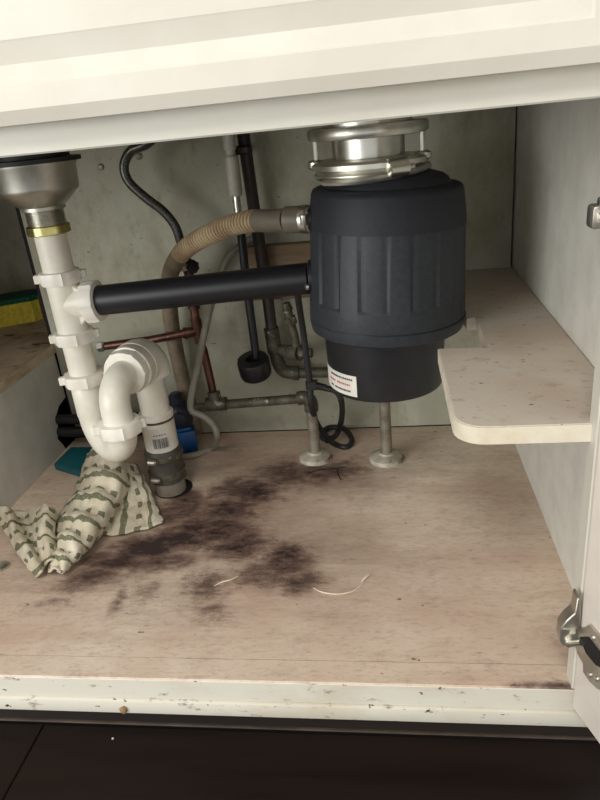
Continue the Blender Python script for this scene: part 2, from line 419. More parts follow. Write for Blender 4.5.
def hinge(dz, flip):
    hg = new('hinge_cup_plate', xf(prism(outline([(577,634),(581,628),(587,627),(592,624),(604,638),(614,660),(612,692),(600,688),(592,680),(586,671),(586,663),(580,652),(577,642)], dz, flip), 'y', -.0030, .0), DM), M['hinge_metal'], door)
    new('hinge_slot', xf(prism(outline([(584,636),(592,636),(604,652),(608,668),(600,664),(590,652)], dz, flip), 'y', -.0042, -.0028), DM), M['gap'], door)
    for q in ((596,637),(593,674),(600,678)):
        a_, b_ = outline([q], dz, flip)[0]
        new('screw', xf(lathe([(.0022,0),(.0022,.0010),(.0012,.0016)], (a_, -.0030, b_), (0,-1,0), 10), DM), M['chrome'], door)
    a_, b_ = outline([(588,641)], dz, flip)[0]; pe = DM @ Vector((a_, -.006, b_))
    p0 = frame_outline([(568,637)], flip, dz)[0]
    new('hinge_arm', tube([Vector((p0[0], -.012, p0[1])), pe], .0028, 12), M['chrome'], door)
    new('hinge_bracket', prism(frame_outline([(575.5,594),(578.5,594),(579,612),(578,640),(573,643),(561,641),(558,636),(559,624),(565,616),(573,609)], flip, dz), 'y', -.010, .004, .0008), M['hinge_metal'], cab)
    new('hinge_tag', prism(frame_outline([(561,624),(573.5,623.5),(573.5,628),(561,628.5)], flip, dz), 'y', -.0112, -.0098), M['chrome'], cab)
    new('hinge_pin', lathe([(.0042,0),(.0042,.003),(.0026,.004)], (p0[0], -.0098, p0[1]), (0,-1,0), 14), M['chrome'], cab)
hinge(0, None)
u0, u1 = at(589, 229, Y=-.004), at(606, 204, Y=-.004)
hk = new('hinge_bracket', box(u0.x, .7568, -.009, .006, u0.z, u1.z, .0025, 2), M['hinge_metal'], cab)
for dz_ in (.008, .018): new('hinge_pin', lathe([(.0034,0),(.0034,.012),(.002,.013)], (u0.x+.003, -.010, u0.z+dz_), (1,0,0), 12), M['chrome'], cab)
new('hinge_cup_plate', xf(box(.014, .052, -.003, 0, u0.z-.016, u1.z+.016, .001, 1), DM), M['hinge_metal'], door)
# screws and a drilled hole on the back panel
for (x, y, r) in ((139,156,.0058),(101,167,.0052)):
    p = at(x, y, Y=D)
    new('screw', lathe([(r,0),(r,.0015),(r*.6,.0030)], (p.x, D, p.z), (0,-1,0), 12), M['stub'], back)
for pts in ([(309,473),(320,470),(333,469),(346,467)], [(337,469),(338,474),(341,480)]):
    new('crack', tube(catmull(path_z([(a_, b_, .0001) for a_, b_ in pts]), 3), .0009, 5), M['gap'], bp)
# floor hole around the drain pipe
FP = Vector((.243, .372, 0))
new('pipe_hole_rim', lathe([(.0300,0),(.0300,.0006)], (FP.x+.0085, FP.y+.006, .0001), (0,0,1), 28), M['gap'], bp)

# ------------------------------------------------------------------ notched shelf on the right wall
arc = [(.652+.024-.024*math.cos(a), .014+.024-.024*math.sin(a)) for a in [PI/2*i/6 for i in range(7)]]
sp = arc + [(W-.0005, .014), (W-.0005, D-.0005), (.64, D-.0005), (.655, .408), (.681, .372), (.694, .330), (.6935, .312), (.706, .316), (.703, .205), (.652, .209)]
zsh = .2725
cs = new('shelf_board', prism(sp, 'z', zsh-.016, zsh, .0008), M['shelf'])
tag(cs, 'tan painted shelf board with a rounded corner and notch against right wall', 'shelf')
eb = [(a-.0012*(1 if i < 7 else 0), b-.0012) for i, (a, b) in enumerate(arc)]
edge_o = [(.6512, .209)] + [(.652+.024-.0252*math.cos(a), .014+.024-.0252*math.sin(a)) for a in [PI/2*i/6 for i in range(7)]] + [(W-.001, .0128)]
edge_i = [(.652, .209)] + arc + [(W-.001, .0140)]
new('painted_edge', prism(edge_o + edge_i[::-1], 'z', zsh-.0158, zsh-.0006), M['cut_edge'], cs)

# ------------------------------------------------------------------ sink bowls above (undersides)
sk = thing('kitchen_sink', (.36, .30, .5125), 'stainless double bowl sink above the drain and black disposer', 'sink')
def bowl(x0, x1, y0, y1, z0, z1, r=.05, hole=None):
    def rr(x0, x1, y0, y1, r):
        out = []
        for cx, cy, a0 in ((x1-r, y1-r, 0), (x0+r, y1-r, PI/2), (x0+r, y0+r, PI), (x1-r, y0+r, 1.5*PI)):
            for i in range(6): a = a0+PI/2*i/5; out.append((cx+r*math.cos(a), cy+r*math.sin(a)))
        return out
    loops = [(rr(x0, x1, y0, y1, r), z1), (rr(x0, x1, y0, y1, r), z0+.02), (rr(x0+.006, x1-.006, y0+.006, y1-.006, r), z0+.006), (rr(x0+.02, x1-.02, y0+.02, y1-.02, r), z0)]
    V, F = [], []
    for L, z in loops: V += [(a, b, z) for a, b in L]
    n = 24
    for i in range(3):
        for q in range(n): F.append((i*n+q, i*n+(q+1) % n, (i+1)*n+(q+1) % n, (i+1)*n+q))
    F.append(tuple(range(3*n, 4*n))); return V, F
new('bowl', bowl(-.02, .36, .10, .52, .5125, .700), M['steel'], sk)
new('bowl', bowl(.40, .755, .10, .52, .5125, .700), M['steel'], sk)

# ------------------------------------------------------------------ basket strainer + tailpiece
TX, TY = .179, .32
bs = thing('basket_strainer', (TX, TY, .425), 'shiny steel sink strainer cup with a threaded neck', 'strainer')
new('gasket', lathe([(.0575,0),(.0575,.005),(.045,.006),(.045,.0158)], (TX, TY, .4965), seg=40), M['rubber'], bs)
new('cup', lathe([(.0265,0),(.0265,.004),(.0300,.006),(.0335,.009),(.0475,.022),(.0485,.026),(.0500,.050),(.0515,.0525),(.0515,.055)], (TX, TY, .4425), seg=48), M['cup_steel'], bs)
th = []
for i in range(11): th += [(.0225, .0022*i), (.0238, .0022*i+.0011)]
new('threaded_neck', lathe(th, (TX, TY, .419), seg=32), M['steel'], bs)
new('locknut', lathe([(.0245,0),(.0268,.0015),(.0268,.0105),(.0245,.012)], (TX, TY, .4125), seg=36, mod=lambda r, h, k_, i: r-(.0012 if k_ % 6 == 0 else 0)), M['brass'], bs)

# ------------------------------------------------------------------ white pvc drain with p-trap
dr = thing('pvc_drain_trap', (TX+.03, TY-.02, .10), 'white pvc drain tee and curved trap under the steel strainer', 'drain pipe')
def nut(z, name='slip_nut', c=(TX, TY), r=.0262, h=.017, axis=(0,0,1), base=None, parent=None, tabs=True):
    base = base or (c[0], c[1], z)
    g = lathe([(r-.0035,0),(r-.0006,.0008),(r,.003),(r,h-.003),(r-.0006,h-.0008),(r-.0035,h)], base, axis, 48, mod=lambda rr, hh, k_, i: rr+(.0016 if (k_ % 8 in (0,) and 1 <= i <= 4) else 0))
    o = new(name, g, M['pvc_nut'], parent or dr)
    if tabs:
        d, u_, v_ = frame_of(axis)
        for s, ang in ((1, .35), (-1, .35)):
            a = ang; dirv = (u_*math.cos(a)+v_*math.sin(a))*s; side = d.cross(dirv)
            Mx = Matrix(((dirv.x, side.x, d.x, base[0]), (dirv.y, side.y, d.y, base[1]), (dirv.z, side.z, d.z, base[2]), (0,0,0,1)))
            new('wing', xf(box(r-.002, r+.0065, -.0045, .0045, h*.2, h*.85, .001, 1), Mx), M['pvc_nut'], o)
    return o
new('tailpiece', lathe([(.0200,0),(.0200,.068)], (TX, TY, .352), seg=32), M['pvc'], dr)
nut(.349)
new('tee_body', join(lathe([(.0195,0),(.0205,.001),(.0205,.069),(.0195,.070)], (TX, TY, .283), seg=32),
    lathe([(.0200,.0),(.0200,.040)], (TX, TY, .3215), (1, 0, .03), 32)), M['pvc'], dr)
gus = [(TX+.014, .290), (TX+.034, .306), (TX+.034, .338), (TX+.014, .350)]
new('tee_gusset', prism(gus, 'y', TY-.010, TY+.010, .002), M['pvc'], dr)
nut(0, base=(TX+.0275, TY, .3220), axis=(1,0,.03), r=.0270, h=.019, tabs=False)
nut(.268)
new('tail_extension', lathe([(.0190,0),(.0190,.062)], (TX, TY, .208), seg=32), M['pvc'], dr)
nut(.2075, r=.0275)
RX, RY = .237, .272
mid = Vector(((TX+RX)/2, (TY+RY)/2, 0)); hv = Vector((RX-TX, RY-TY, 0)); hr = hv.length/2; hd = hv.normalized(); zc = .158
new('trap_inlet', lathe([(.0212,0),(.0218,.004),(.0218,.046),(.0205,.048)], (TX, TY, .160), seg=32), M['pvc'], dr)
U = [Vector((TX, TY, .175))] + [Vector((mid.x, mid.y, zc))-hd*hr*math.cos(a)-Vector((0,0,1))*hr*math.sin(a) for a in [PI*i/18 for i in range(19)]]
new('trap_bend', tube(U, .0208, 28), M['pvc'], dr)
nut(.152, c=(RX, RY), r=.0282, h=.019)
HC = Vector((.2475, .368, .2160))   # hub centre above the floor pipe
e0 = Vector((RX, RY, .165)); e1 = Vector((RX, RY, .188)); hv2 = (HC-Vector((RX, RY, .216))); hd2 = hv2.normalized()
br = .034
elb = [e0, e1]
for i in range(1, 13):
    a = PI/2*i/12; elb.append(Vector((RX, RY, e1.z))+hd2*(br*(1-math.cos(a)))+Vector((0,0,1))*br*math.sin(a))
elb.append(elb[-1]+hd2*.028)
new('trap_elbow', tube(elb, .0200, 28), M['pvc'], dr)
hb = Vector((RX, RY, e1.z+br))+hd2*(br+.004)
nut(0, base=tuple(hb), axis=tuple(hd2), r=.0305, h=.019, tabs=False)
g1 = lathe([(.0275,0),(.0328,.001),(.0328,.024),(.0305,.028)], tuple(hb+hd2*.015), tuple(hd2), 32)
cz = hb+hd2*.043
g2 = [cz-hd2*.010, cz] + [cz+hd2*(.022*math.sin(a))-Vector((0,0,1))*(.022*(1-math.cos(a))) for a in [PI/2*i/8 for i in range(1,9)]] + [Vector((0,0,0))]
last = g2[-2]; g2[-1] = last-Vector((0,0,.004))
new('hub_elbow', join(g1, tube(g2, .0335, 28), tube([last, Vector((last.x, last.y, .132))], .0215, 28)), M['pvc'], dr)
FP = Vector((last.x, last.y, 0))
# ------------------------------------------------------------------ floor drain pipe
fd = thing('floor_drain_pipe', tuple(FP), 'grey floor pipe with a clamped rubber coupling and barcode sticker collar', 'pipe')
new('adapter', lathe([(.0225,0),(.0250,.002),(.0250,.052),(.0258,.054),(.0258,.062),(.0225,.064)], (FP.x, FP.y, .074), seg=36), M['pvc'], fd)
new('dark_ring', lathe([(.0258,0),(.0266,.001),(.0266,.0026),(.0258,.0036)], (FP.x, FP.y, .1245), seg=36), M['coupling'], fd)  # dark ring near the top of the adapter
cp = new('rubber_coupling', lathe([(.0255,0),(.0280,.002),(.0282,.018),(.0268,.022),(.0268,.034),(.0282,.038),(.0282,.052),(.0262,.056)], (FP.x, FP.y, .022), seg=36), M['coupling'], fd)
for z in (.031, .062):
    cl = new('clamp', lathe([(.0284,0),(.0292,.0006),(.0292,.0086),(.0284,.0092)], (FP.x, FP.y, z), seg=36), M['galv'], cp)
    a = math.radians(-105)
    new('clamp_screw', lathe([(.0042,0),(.0050,.001),(.0050,.012),(.0030,.014)], (FP.x+.031*math.cos(a)-.006, FP.y+.031*math.sin(a), z+.0045), (1,-.2,0), 12), M['hinge_metal'], fd)
new('pipe', lathe([(.0240,0),(.0240,.045)], (FP.x, FP.y, -.006), seg=32), M['grey_pipe'], fd)
# barcode sticker wrapped on the adapter, facing the camera
def wrap(cx, cy, r, a0, a1, z0, z1, n=10, th=.0004, tilt=0.0):
    V, F = [], []
    for i in range(n+1):
        a = a0+(a1-a0)*i/n; dz = tilt*(i/n-.5)
        for rr in (r, r+th):
            for z in (z0, z1): V.append((cx+rr*math.cos(a), cy+rr*math.sin(a), z+dz))
    for i in range(n):
        b = i*4; c_ = b+4
        F += [(b+2, b+3, c_+3, c_+2), (b, c_, c_+1, b+1), (b, b+2, c_+2, c_), (b+1, c_+1, c_+3, b+3)]
    F += [(0, 1, 3, 2), (n*4, n*4+2, n*4+3, n*4+1)]
    return V, F
facing = math.atan2(CAM[1]-FP.y, CAM[0]-FP.x)
stk = new('barcode_sticker', wrap(FP.x, FP.y, .0250, facing-.75, facing+.55, .078, .118), M['label_white'], fd)
bars = []; a = facing-.5
while a < facing+.40:
    wd = random.choice((.014, .022, .034)); bars.append(wrap(FP.x, FP.y, .0254, a, a+wd, .086, .102, 2, .0002)); a += wd+random.choice((.014, .022, .03))
new('barcode', join(*bars), M['ink'], stk)
new('print_line', join(*[wrap(FP.x, FP.y, .0254, facing-.42+.16*i, facing-.31+.16*i, .1068, .1082, 2, .0002) for i in range(5)]), M['ink'], stk)

# ------------------------------------------------------------------ garbage disposer
GX, GY = .5925, .32
GAX = (.042, 0, 1)
gd = thing('garbage_disposer', (GX, GY, .19), 'big black garbage disposer hanging under the sink from a steel ring', 'garbage disposer')
SEG = 160
def gmod(r, h, k_, i):
    if 5 <= i <= 6:
        if k_ % 8 == 0: return r-.0022
        if (k_//8) % 2: return r-.0011
    return r
body = [(.070,.267),(.0885,.267),(.0935,.2705),(.0955,.280),(.0950,.308),(.0945,.311),(.0915,.396),(.0900,.400)]
new('upper_housing', lathe([(r, z-.19) for r, z in body], (GX, GY, .19), GAX, SEG, mod=gmod), M['disposer'], gd, sharp=25)
capp = [(.0880,.394),(.0922,.394),(.0918,.402),(.0880,.431),(.0862,.4355),(.0825,.4375),(.0730,.4390),(.0705,.4440),(.0650,.4480),(.0580,.450),(.0500,.452)]
new('top_cover', lathe([(r, z-.19) for r, z in capp], (GX, GY, .19), GAX, 72), M['disposer_cap'], gd, sharp=40)
low = [(.066,.190),(.0715,.1925),(.0735,.198),(.0755,.262),(.0770,.268),(.0770,.272)]
new('lower_housing', lathe([(r, z-.19) for r, z in low], (GX, GY, .19), seg=64), M['disposer_low'], gd)
new('seam_band', lathe([(.0940,0),(.0961,.0006),(.0961,.0018),(.0940,.0024)], (GX+.0045, GY, .2830), GAX, 64), M['disposer_low'], gd)
MX = .584
new('mounting_ring', lathe([(.0540,0),(.0610,.0006),(.0640,.0035),(.0640,.0060),(.0600,.0085),(.0620,.0105),(.0668,.0120),(.0670,.0170),(.0640,.0200),(.0540,.0210)], (MX, GY, .4485), seg=56), M['chrome'], gd)
new('flange_collar', lathe([(.0440,0),(.0440,.003),(.0410,.005),(.0410,.0310),(.0440,.0325)], (MX, GY, .4650), seg=48), M['steel'], gd)
new('support_flange', lathe([(.0600,0),(.0665,.0010),(.0680,.0040),(.0680,.0100),(.0660,.0130),(.0500,.0140),(.0500,.0215)], (MX, GY, .4905), seg=56), M['steel'], gd)
for ang in (-172, -8, 90):
    a = math.radians(ang); px_, py_ = MX+.0605*math.cos(a), GY+.0605*math.sin(a)
    new('mounting_ear', lathe([(.0085,0),(.0100,.0015),(.0100,.0070),(.0070,.0090)], (px_, py_, .4620), seg=18), M['chrome'], gd)
    new('mounting_screw', lathe([(.0030,0),(.0030,.034)], (px_, py_, .459), seg=10), M['steel'], gd)
a = math.radians(-63)
cl0 = Vector((MX+.0680*math.cos(a), GY+.0680*math.sin(a), .4590)); td = Vector((-math.sin(a), math.cos(a), 0))
bar_ = new('clamp_barrel', lathe([(.0060,0),(.0098,.0015),(.0098,.0225),(.0070,.0245)], tuple(cl0-td*.012), tuple(td), 20), M['chrome'], gd)
new('clamp_bolt', lathe([(.0028,0),(.0028,.010)], tuple(cl0+td*.010), tuple(td), 10), M['steel'], bar_)
new('clamp_strap', tube(catmull([(MX+.0665*math.cos(b), GY+.0665*math.sin(b), .4520+.003*math.sin((b-a)*1.4)) for b in [a-1.3+2.6*i/8 for i in range(9)]], 4), .0042, 8), M['chrome'], gd)
# inlet elbow for the dishwasher hose, outlet flange for the black tube
HIN = at(313, 219, Y=GY-.02)
new('dishwasher_inlet', lathe([(.0125,0),(.0125,.030)], (HIN.x-.006, HIN.y, HIN.z), (1, .15, 0), 18), M['disposer_low'], gd)
TB0 = Vector((TX+.036, TY, .3225)); TB1 = Vector((.506, TY, .3340))
tdv = (TB1-TB0).normalized()
of = new('outlet_flange', lathe([(.0210,0),(.0225,.001),(.0225,.010),(.0210,.011)], tuple(TB1-tdv*.002), tuple(tdv), 28), M['disposer_low'], gd)
new('flange_screw', lathe([(.0038,0),(.0038,.003),(.002,.004)], tuple(TB1+Vector((-.002,-.0215,-.006))), (-1,-.3,0), 10), M['steel'], of)
# sticker near the bottom of the lower housing, left of centre
facing = math.atan2(CAM[1]-GY, CAM[0]-GX)
aL, aR = facing-1.50, facing-.50
st = new('rating_sticker', wrap(GX, GY, .0742, aL, aR, .1985, .2255, 16, .0006, 0), M['label_white'], gd)
for z, a0, a1, m in ((.2200, .36, .92, 'ink'), (.2125, .30, .50, 'ink_red'), (.2125, .56, .88, 'ink_red'), (.2045, .34, .42, 'ink'), (.2045, .48, .88, 'ink')):
    segs = []; aa = aL+(aR-aL)*a0; end = aL+(aR-aL)*a1
    while aa < end:
        wd = random.uniform(.018, .045); segs.append(wrap(GX, GY, .0748, aa, min(aa+wd, end), z-.0012, z+.0012, 2, .0003)); aa += wd+.012
    new('print_line', join(*segs), M[m], st)

# ------------------------------------------------------------------ black discharge tube
dt = new('discharge_tube', tube([TB0+tdv*.006, TB0.lerp(TB1, .5), TB1-tdv*.004], .0195, 32), M['black_tube'])
tag(dt, 'straight black tube from the white tee to the disposer', 'pipe')

# ------------------------------------------------------------------ dishwasher hose
hp = catmull(path_y([(287,220,.315),(270,221,.33),(252,221,.35),(230,226,.38),(208,235,.41),(188,247,.445),(175,262,.475),(169,282,.505),(170,310,.525),(174,340,.535),(181,372,.542),(189,405,.546)])+[Vector((.243,.552,.0135))], 10)
hp = resample(hp, .0013)
dh = thing('dishwasher_hose', tuple(hp[-1]), 'tan corrugated drain hose arching to a clamped grey sleeve at the disposer', 'hose')
n = len(hp); i1 = int(n*.082)
def rads(P, r): return [r+(.0018 if j % 5 < 3 else -.0018) for j in range(len(P))]
cut = int(n*.40)
new('corrugated_section', tube(hp[i1:cut], rads(hp[i1:cut], .0122), 16), M['hose'], dh, sharp=22)
new('lower_section', tube(hp[cut-1:], [.0128+(.0004 if j % 4 < 2 else 0) for j in range(len(hp)-cut+1)], 16), M['hose_dark'], dh)
new('sleeve', tube(hp[0:i1+3], .0138, 20), M['sleeve'], dh)
e = at(313, 219, Y=.305); s0 = at(286, 220, Y=.315)
sl = new('hose_cuff', lathe([(.0138,0),(.0158,.001),(.0158,(e-s0).length-.001),(.0140,(e-s0).length)], tuple(s0), tuple(e-s0), 24), M['sleeve'], dh)
cm = s0.lerp(e, .60)
ck = new('hose_clamp', lathe([(.0159,0),(.0166,.0005),(.0166,.0085),(.0159,.009)], tuple(cm), tuple(e-s0), 24), M['steel'], dh)
new('clamp_screw', lathe([(.0040,0),(.0046,.001),(.0046,.011),(.003,.012)], (cm.x+.004, cm.y-.0165, cm.z-.004), (0,0,1), 12), M['chrome'], ck)

# ------------------------------------------------------------------ faucet supply lines
fp_ = catmull(path_y([(160,132,.50),(146,144,.505),(131,151,.51),(124,166,.51),(129,182,.51),(146,198,.51),(163,211,.51),(175,226,.51),(181,243,.51),(184,252,.51)]), 8)
fh = thing('faucet_hose', tuple(fp_[-1]), 'dark braided supply hose bending down the back wall', 'hose')
new('hose_line', tube(fp_, .0072, 14), M['braid'], fh)
vp = at(184, 252, Y=.51)
new('hose_nut', lathe([(.0070,0),(.0085,.001),(.0085,.014),(.0065,.016)], tuple(vp+Vector((.001,0,-.014))), (0,0,1), 6), M['rubber'], fh)
sv = thing('shutoff_valve', tuple(at(191,276,Y=.512)), 'small stop valve flecked with white paint where copper meets the dark hose', 'valve')
p0 = at(186, 262, Y=.512)
new('valve_body', lathe([(.0070,-.026),(.0080,-.024),(.0080,-.012),(.0100,-.010),(.0100,.002),(.0075,.004),(.0075,.010)], tuple(p0), (-.10,0,1), 16), M['galv'], sv)
new('valve_handle', lathe([(.0040,0),(.0040,.006),(.0110,.007),(.0110,.012),(.006,.013)], tuple(p0+Vector((.006,-.006,-.006))), (.8,-.6,0), 14, mod=lambda r, h, k_, i: r*(1.0 if k_ % 2 else .85)), M['rubber'], sv)
new('paint_blob', lathe([(.003,0),(.0085,.002),(.0090,.010),(.004,.014)], tuple(p0+Vector((-.004,-.008,-.012))), (0,-.2,1), 10), M['white_plastic'], sv)

# pull-down sprayer hose with weight
wc = thing('sprayer_hose', tuple(at(256, 372, Y=.50)), 'black pull-down hose with white connector above and round black weight below', 'hose')
c0, c1 = at(228, 132, Y=.50), at(236, 196, Y=.50)
ax = (c0-c1)
L_ = ax.length
new('connector', lathe([(.0085,0),(.0098,.002),(.0102,.004),(.0102,L_*.62),(.0072,L_*.66),(.0072,L_*.72),(.0092,L_*.75),(.0092,L_)], tuple(c1), tuple(ax), 20), M['white_plastic'], wc)
c2 = at(238, 213, Y=.50)
new('metal_fitting', tube([c1, c2], .0056, 14), M['steel'], wc)
hl = catmull([c2] + path_y([(241,232,.50),(245,270,.50),(250,310,.50),(254,340,.50),(256,358,.50)]), 8)
new('hose_line', tube(hl, .0066, 14), M['black_plastic'], wc)
wt = at(256, 371, Y=.50)
new('weight', lathe([(.020,0),(.0250,.003),(.0262,.008),(.0262,.030),(.0245,.034),(.0110,.035),(.0095,.026)], tuple(wt-Vector((0,0,.008))), (-.03,-.30,1), 32), M['black_plastic'], wc)

# dark riser pipe into galvanised elbow and valve
rp = thing('riser_pipe', tuple(at(280,385,Y=.535)), 'dark brown riser pipe turning into a corroded elbow behind the disposer', 'pipe')
new('riser', tube(path_y([(243,132,.535),(252,195,.535),(261,255,.535),(268,300,.535),(273,340,.535)]), .0094, 18), M['brown_pipe'], rp)
a_ = at(242, 150, Y=.53)
new('riser_clip', box(a_.x-.014, a_.x+.013, .515, .545, a_.z-.006, a_.z+.006, .002, 1), M['rubber'], rp)
new('fitting', join(tube(path_y([(271,328,.535),(275,352,.535)]), .0125, 16), tube(catmull(path_y([(275,350,.535),(278,362,.535),(284,371,.535),(296,373,.535)]), 6), .0112, 16),
    tube(path_y([(293,373,.535),(299,373,.535)]), .0125, 16)), M['galv'], rp)
new('side_pipe', tube(path_y([(296,373,.535),(345,372,.535)]), .0088, 16), M['galv'], rp)
gv = thing('gate_valve', tuple(at(298,360,Y=.51)), 'small corroded valve with a short upright stem beside the riser pipe', 'valve')
new('valve_body', join(tube(path_y([(279,350,.530),(291,352,.515),(300,353,.505)]), [.0085,.0125,.0135], 14), tube(path_y([(300,353,.505),(312,353,.50)]), [.0110,.0075], 12)), M['galv'], gv)
new('valve_stem', tube(catmull(path_y([(297,350,.508),(294,334,.508),(290,320,.508),(287,307,.508)]), 4), .0068, 12), M['galv'], gv)
new('packing_nut', tube(path_y([(292,324,.508),(289.5,317,.508)]), .0098, 6), M['galv'], gv)
new('valve_cap', tube(path_y([(288,310,.508),(286,303,.508)]), [.0085,.0060], 10), M['galv'], gv)

# wooden block on the back panel behind
b0, b1 = at(246, 247, Y=.555), at(309, 246, Y=.555); bl = at(262, 300, Y=.555)
wb = new('wood_block', box(b0.x, b1.x+.02, .552, D-.0002, bl.z, b0.z, .0015, 1), M['wood_block'])
tag(wb, 'brown wooden block fixed to the back wall above the black tube', 'wood block')

# copper line
cpv = thing('copper_pipe', tuple(at(214,398,Y=.48)), 'reddish copper pipe with a soldered tee behind the white drain', 'pipe')
cy_ = .495
tee = at(197, 331, Y=cy_)
new('branch', tube(path_y([(106,346,.50),(150,340,.498)])+[tee], .0068, 16), M['copper'], cpv)
new('riser', tube(path_y([(189,270,.508),(193,297,.50)])+[tee], .0068, 16), M['copper'], cpv)
new('drop', tube([tee]+path_y([(204,352,cy_),(210,378,.488),(214,397,.482)]), .0066, 16), M['copper'], cpv)
def along(a, b, t): return a.lerp(b, t)
left_, up_, dn_ = at(170, 336, Y=.497), at(193, 300, Y=.50), at(205, 356, Y=cy_)
def stub(d, L): return tee+(d-tee).normalized()*L
new('soldered_tee', join(tube([tee, stub(left_, .020)], .0086, 16), tube([stub(up_, .020), stub(dn_, .020)], .0086, 16)), M['copper'], cpv)
for d_, L in ((left_, .018), (up_, .036)):
    new('solder_ring', tube([stub(d_, L), stub(d_, L+.004)], .0096, 16), M['copper'], cpv)
nn = at(106, 346, Y=.50); n2 = at(98, 347, Y=.50)
new('end_nut', lathe([(.0075,0),(.0090,.001),(.0090,.010),(.0070,.012)], tuple(n2), tuple(nn-n2), 6), M['steel'], cpv)

# galvanised line to the floor stub
FL1 = at(316, 458, Z=0); FL2 = at(387, 459, Z=0)
gp = thing('galvanised_pipe', (FL1.x, FL1.y, 0), 'corroded grey pipe running from the copper to the left floor flange', 'pipe')
y1 = FL1.y
elb_ = Vector((FL1.x, y1, at(308, 398, Y=y1).z))
hl0 = at(190, 409, Y=y1+.012)
new('run', tube([hl0, at(218,405,Y=y1+.008), elb_], .0078, 16), M['galv'], gp)
new('elbow', tube(catmull([elb_+Vector((-.020,0,.0)), elb_+Vector((-.008,0,.0005)), elb_+Vector((0,0,-.008)), elb_+Vector((0,0,-.022))], 6), .0112, 16), M['galv'], gp)
fc = at(216, 404, Y=y1+.008)
new('coupling', tube([fc+Vector((-.016,0,0)), fc+Vector((.018,0,0))], .0112, 16), M['galv'], gp)
new('coupling_cup', tube([fc, fc+Vector((-.002,.004,.020))], .0105, 16), M['galv'], gp)
new('drop', tube([elb_+Vector((0,0,-.015)), Vector((FL1.x, y1, 0))], .0090, 18), M['stub'], gp)
def flange(c, r, lab):
    o = new('floor_flange', lathe([(r,0),(r,.002),(r*.93,.006),(r*.60,.0095),(.0135,.011),(.0120,.014),(.0100,.014)], (c.x, c.y, 0), seg=36), M['flange'])
    tag(o, lab, 'flange', 'round pipe flanges on the cabinet floor'); return o
flange(FL1, .0275, 'round painted flange around the floor pipe beside the black cord')
flange(FL2, .0285, 'round painted flange on the floor below the disposer')
sp2 = thing('stub_pipe', (FL2.x, FL2.y, 0), 'short painted pipe standing in the flange under the disposer', 'pipe')
new('pipe', tube([Vector((FL2.x, FL2.y, 0)), Vector((FL2.x, FL2.y, .235))], .0090, 18), M['stub'], sp2)
new('pipe_cap', lathe([(.0110,0),(.0120,.001),(.0120,.012),(.008,.014)], (FL2.x, FL2.y, .232), seg=12), M['stub'], sp2)

# pale grey tube down the wall, looping on the floor
gt = catmull(path_y([(256,236,.55),(240,246,.55),(227,258,.55),(220,275,.545),(212,302,.50),(205,330,.472),(198,365,.462),(191,398,.455),(192,411,.452),(203,416,.452),(213,425,.452),(217,437,.452)]) + path_z([(212,448,.0060),(194,455,.0058),(176,457,.0058)]), 8)
g_ = new('grey_tube', tube(gt, .0056, 12), M['grey_tube']); tag(g_, 'thin pale grey tube hanging down and looping onto the floor', 'tube')

# blue box and dark valve behind the trap
bb = at(188, 450, Z=0)
o = thing('blue_box', (bb.x, bb.y, 0), 'small bright blue plastic block on the floor behind the trap', 'plastic block')
new('block', xf(box(-.020, .018, -.012, .020, .0, .040, .003, 2), Matrix.Translation((bb.x, bb.y, 0)) @ Matrix.Rotation(.35, 4, 'Z')), M['blue'], o)
new('block_cap', xf(box(-.014, .012, -.008, .014, .040, .046, .002, 2), Matrix.Translation((bb.x, bb.y, 0)) @ Matrix.Rotation(.35, 4, 'Z')), M['blue'], o)
nv = thing('dark_valve', (bb.x-.004, bb.y+.005, .046), 'dark navy valve body behind the white trap above the blue block', 'valve')
new('valve_body', lathe([(.012,0),(.019,.003),(.021,.012),(.021,.034),(.016,.042),(.012,.044),(.012,.058),(.008,.062)], (bb.x-.004, bb.y+.005, .046), (-.05,0,1), 24), M['navy'], nv)
new('valve_handle', lathe([(.005,0),(.005,.012),(.012,.013),(.012,.020),(.008,.021)], (bb.x+.0, bb.y-.012, .072), (.2,-1,0), 14), M['navy'], nv)

# teal tray
tp = [at(55, 469, Z=.002), at(72, 452, Z=.002), at(108, 452, Z=.002), at(104, 484, Z=.002)]
tt = new('teal_pad', prism([(p.x, p.y) for p in tp], 'z', .0, .013, .0016), M['teal']); tag(tt, 'flat teal plastic pad on the floor by left panel', 'pad')
# dark hoses entering through the hole in the left panel
for i, (z, yb, lab) in enumerate(((.062, .528, 'upper dark hose coming through the hole in left panel'), (.040, .522, 'lower dark hose coming through the hole in left panel'))):
    hp2 = catmull([(-.14, yb+.004, z+.004), (-.04, yb, z), (.03, yb-.004, z-.002), (.10, yb+.0, z-.004), (.17, yb+.01, z-.010), (.20, yb+.02, z-.016)], 6)
    h_ = new('dark_hose', tube(hp2, .0095, 14), M['rubber']); tag(h_, lab, 'hose', 'dark hoses through the left panel')

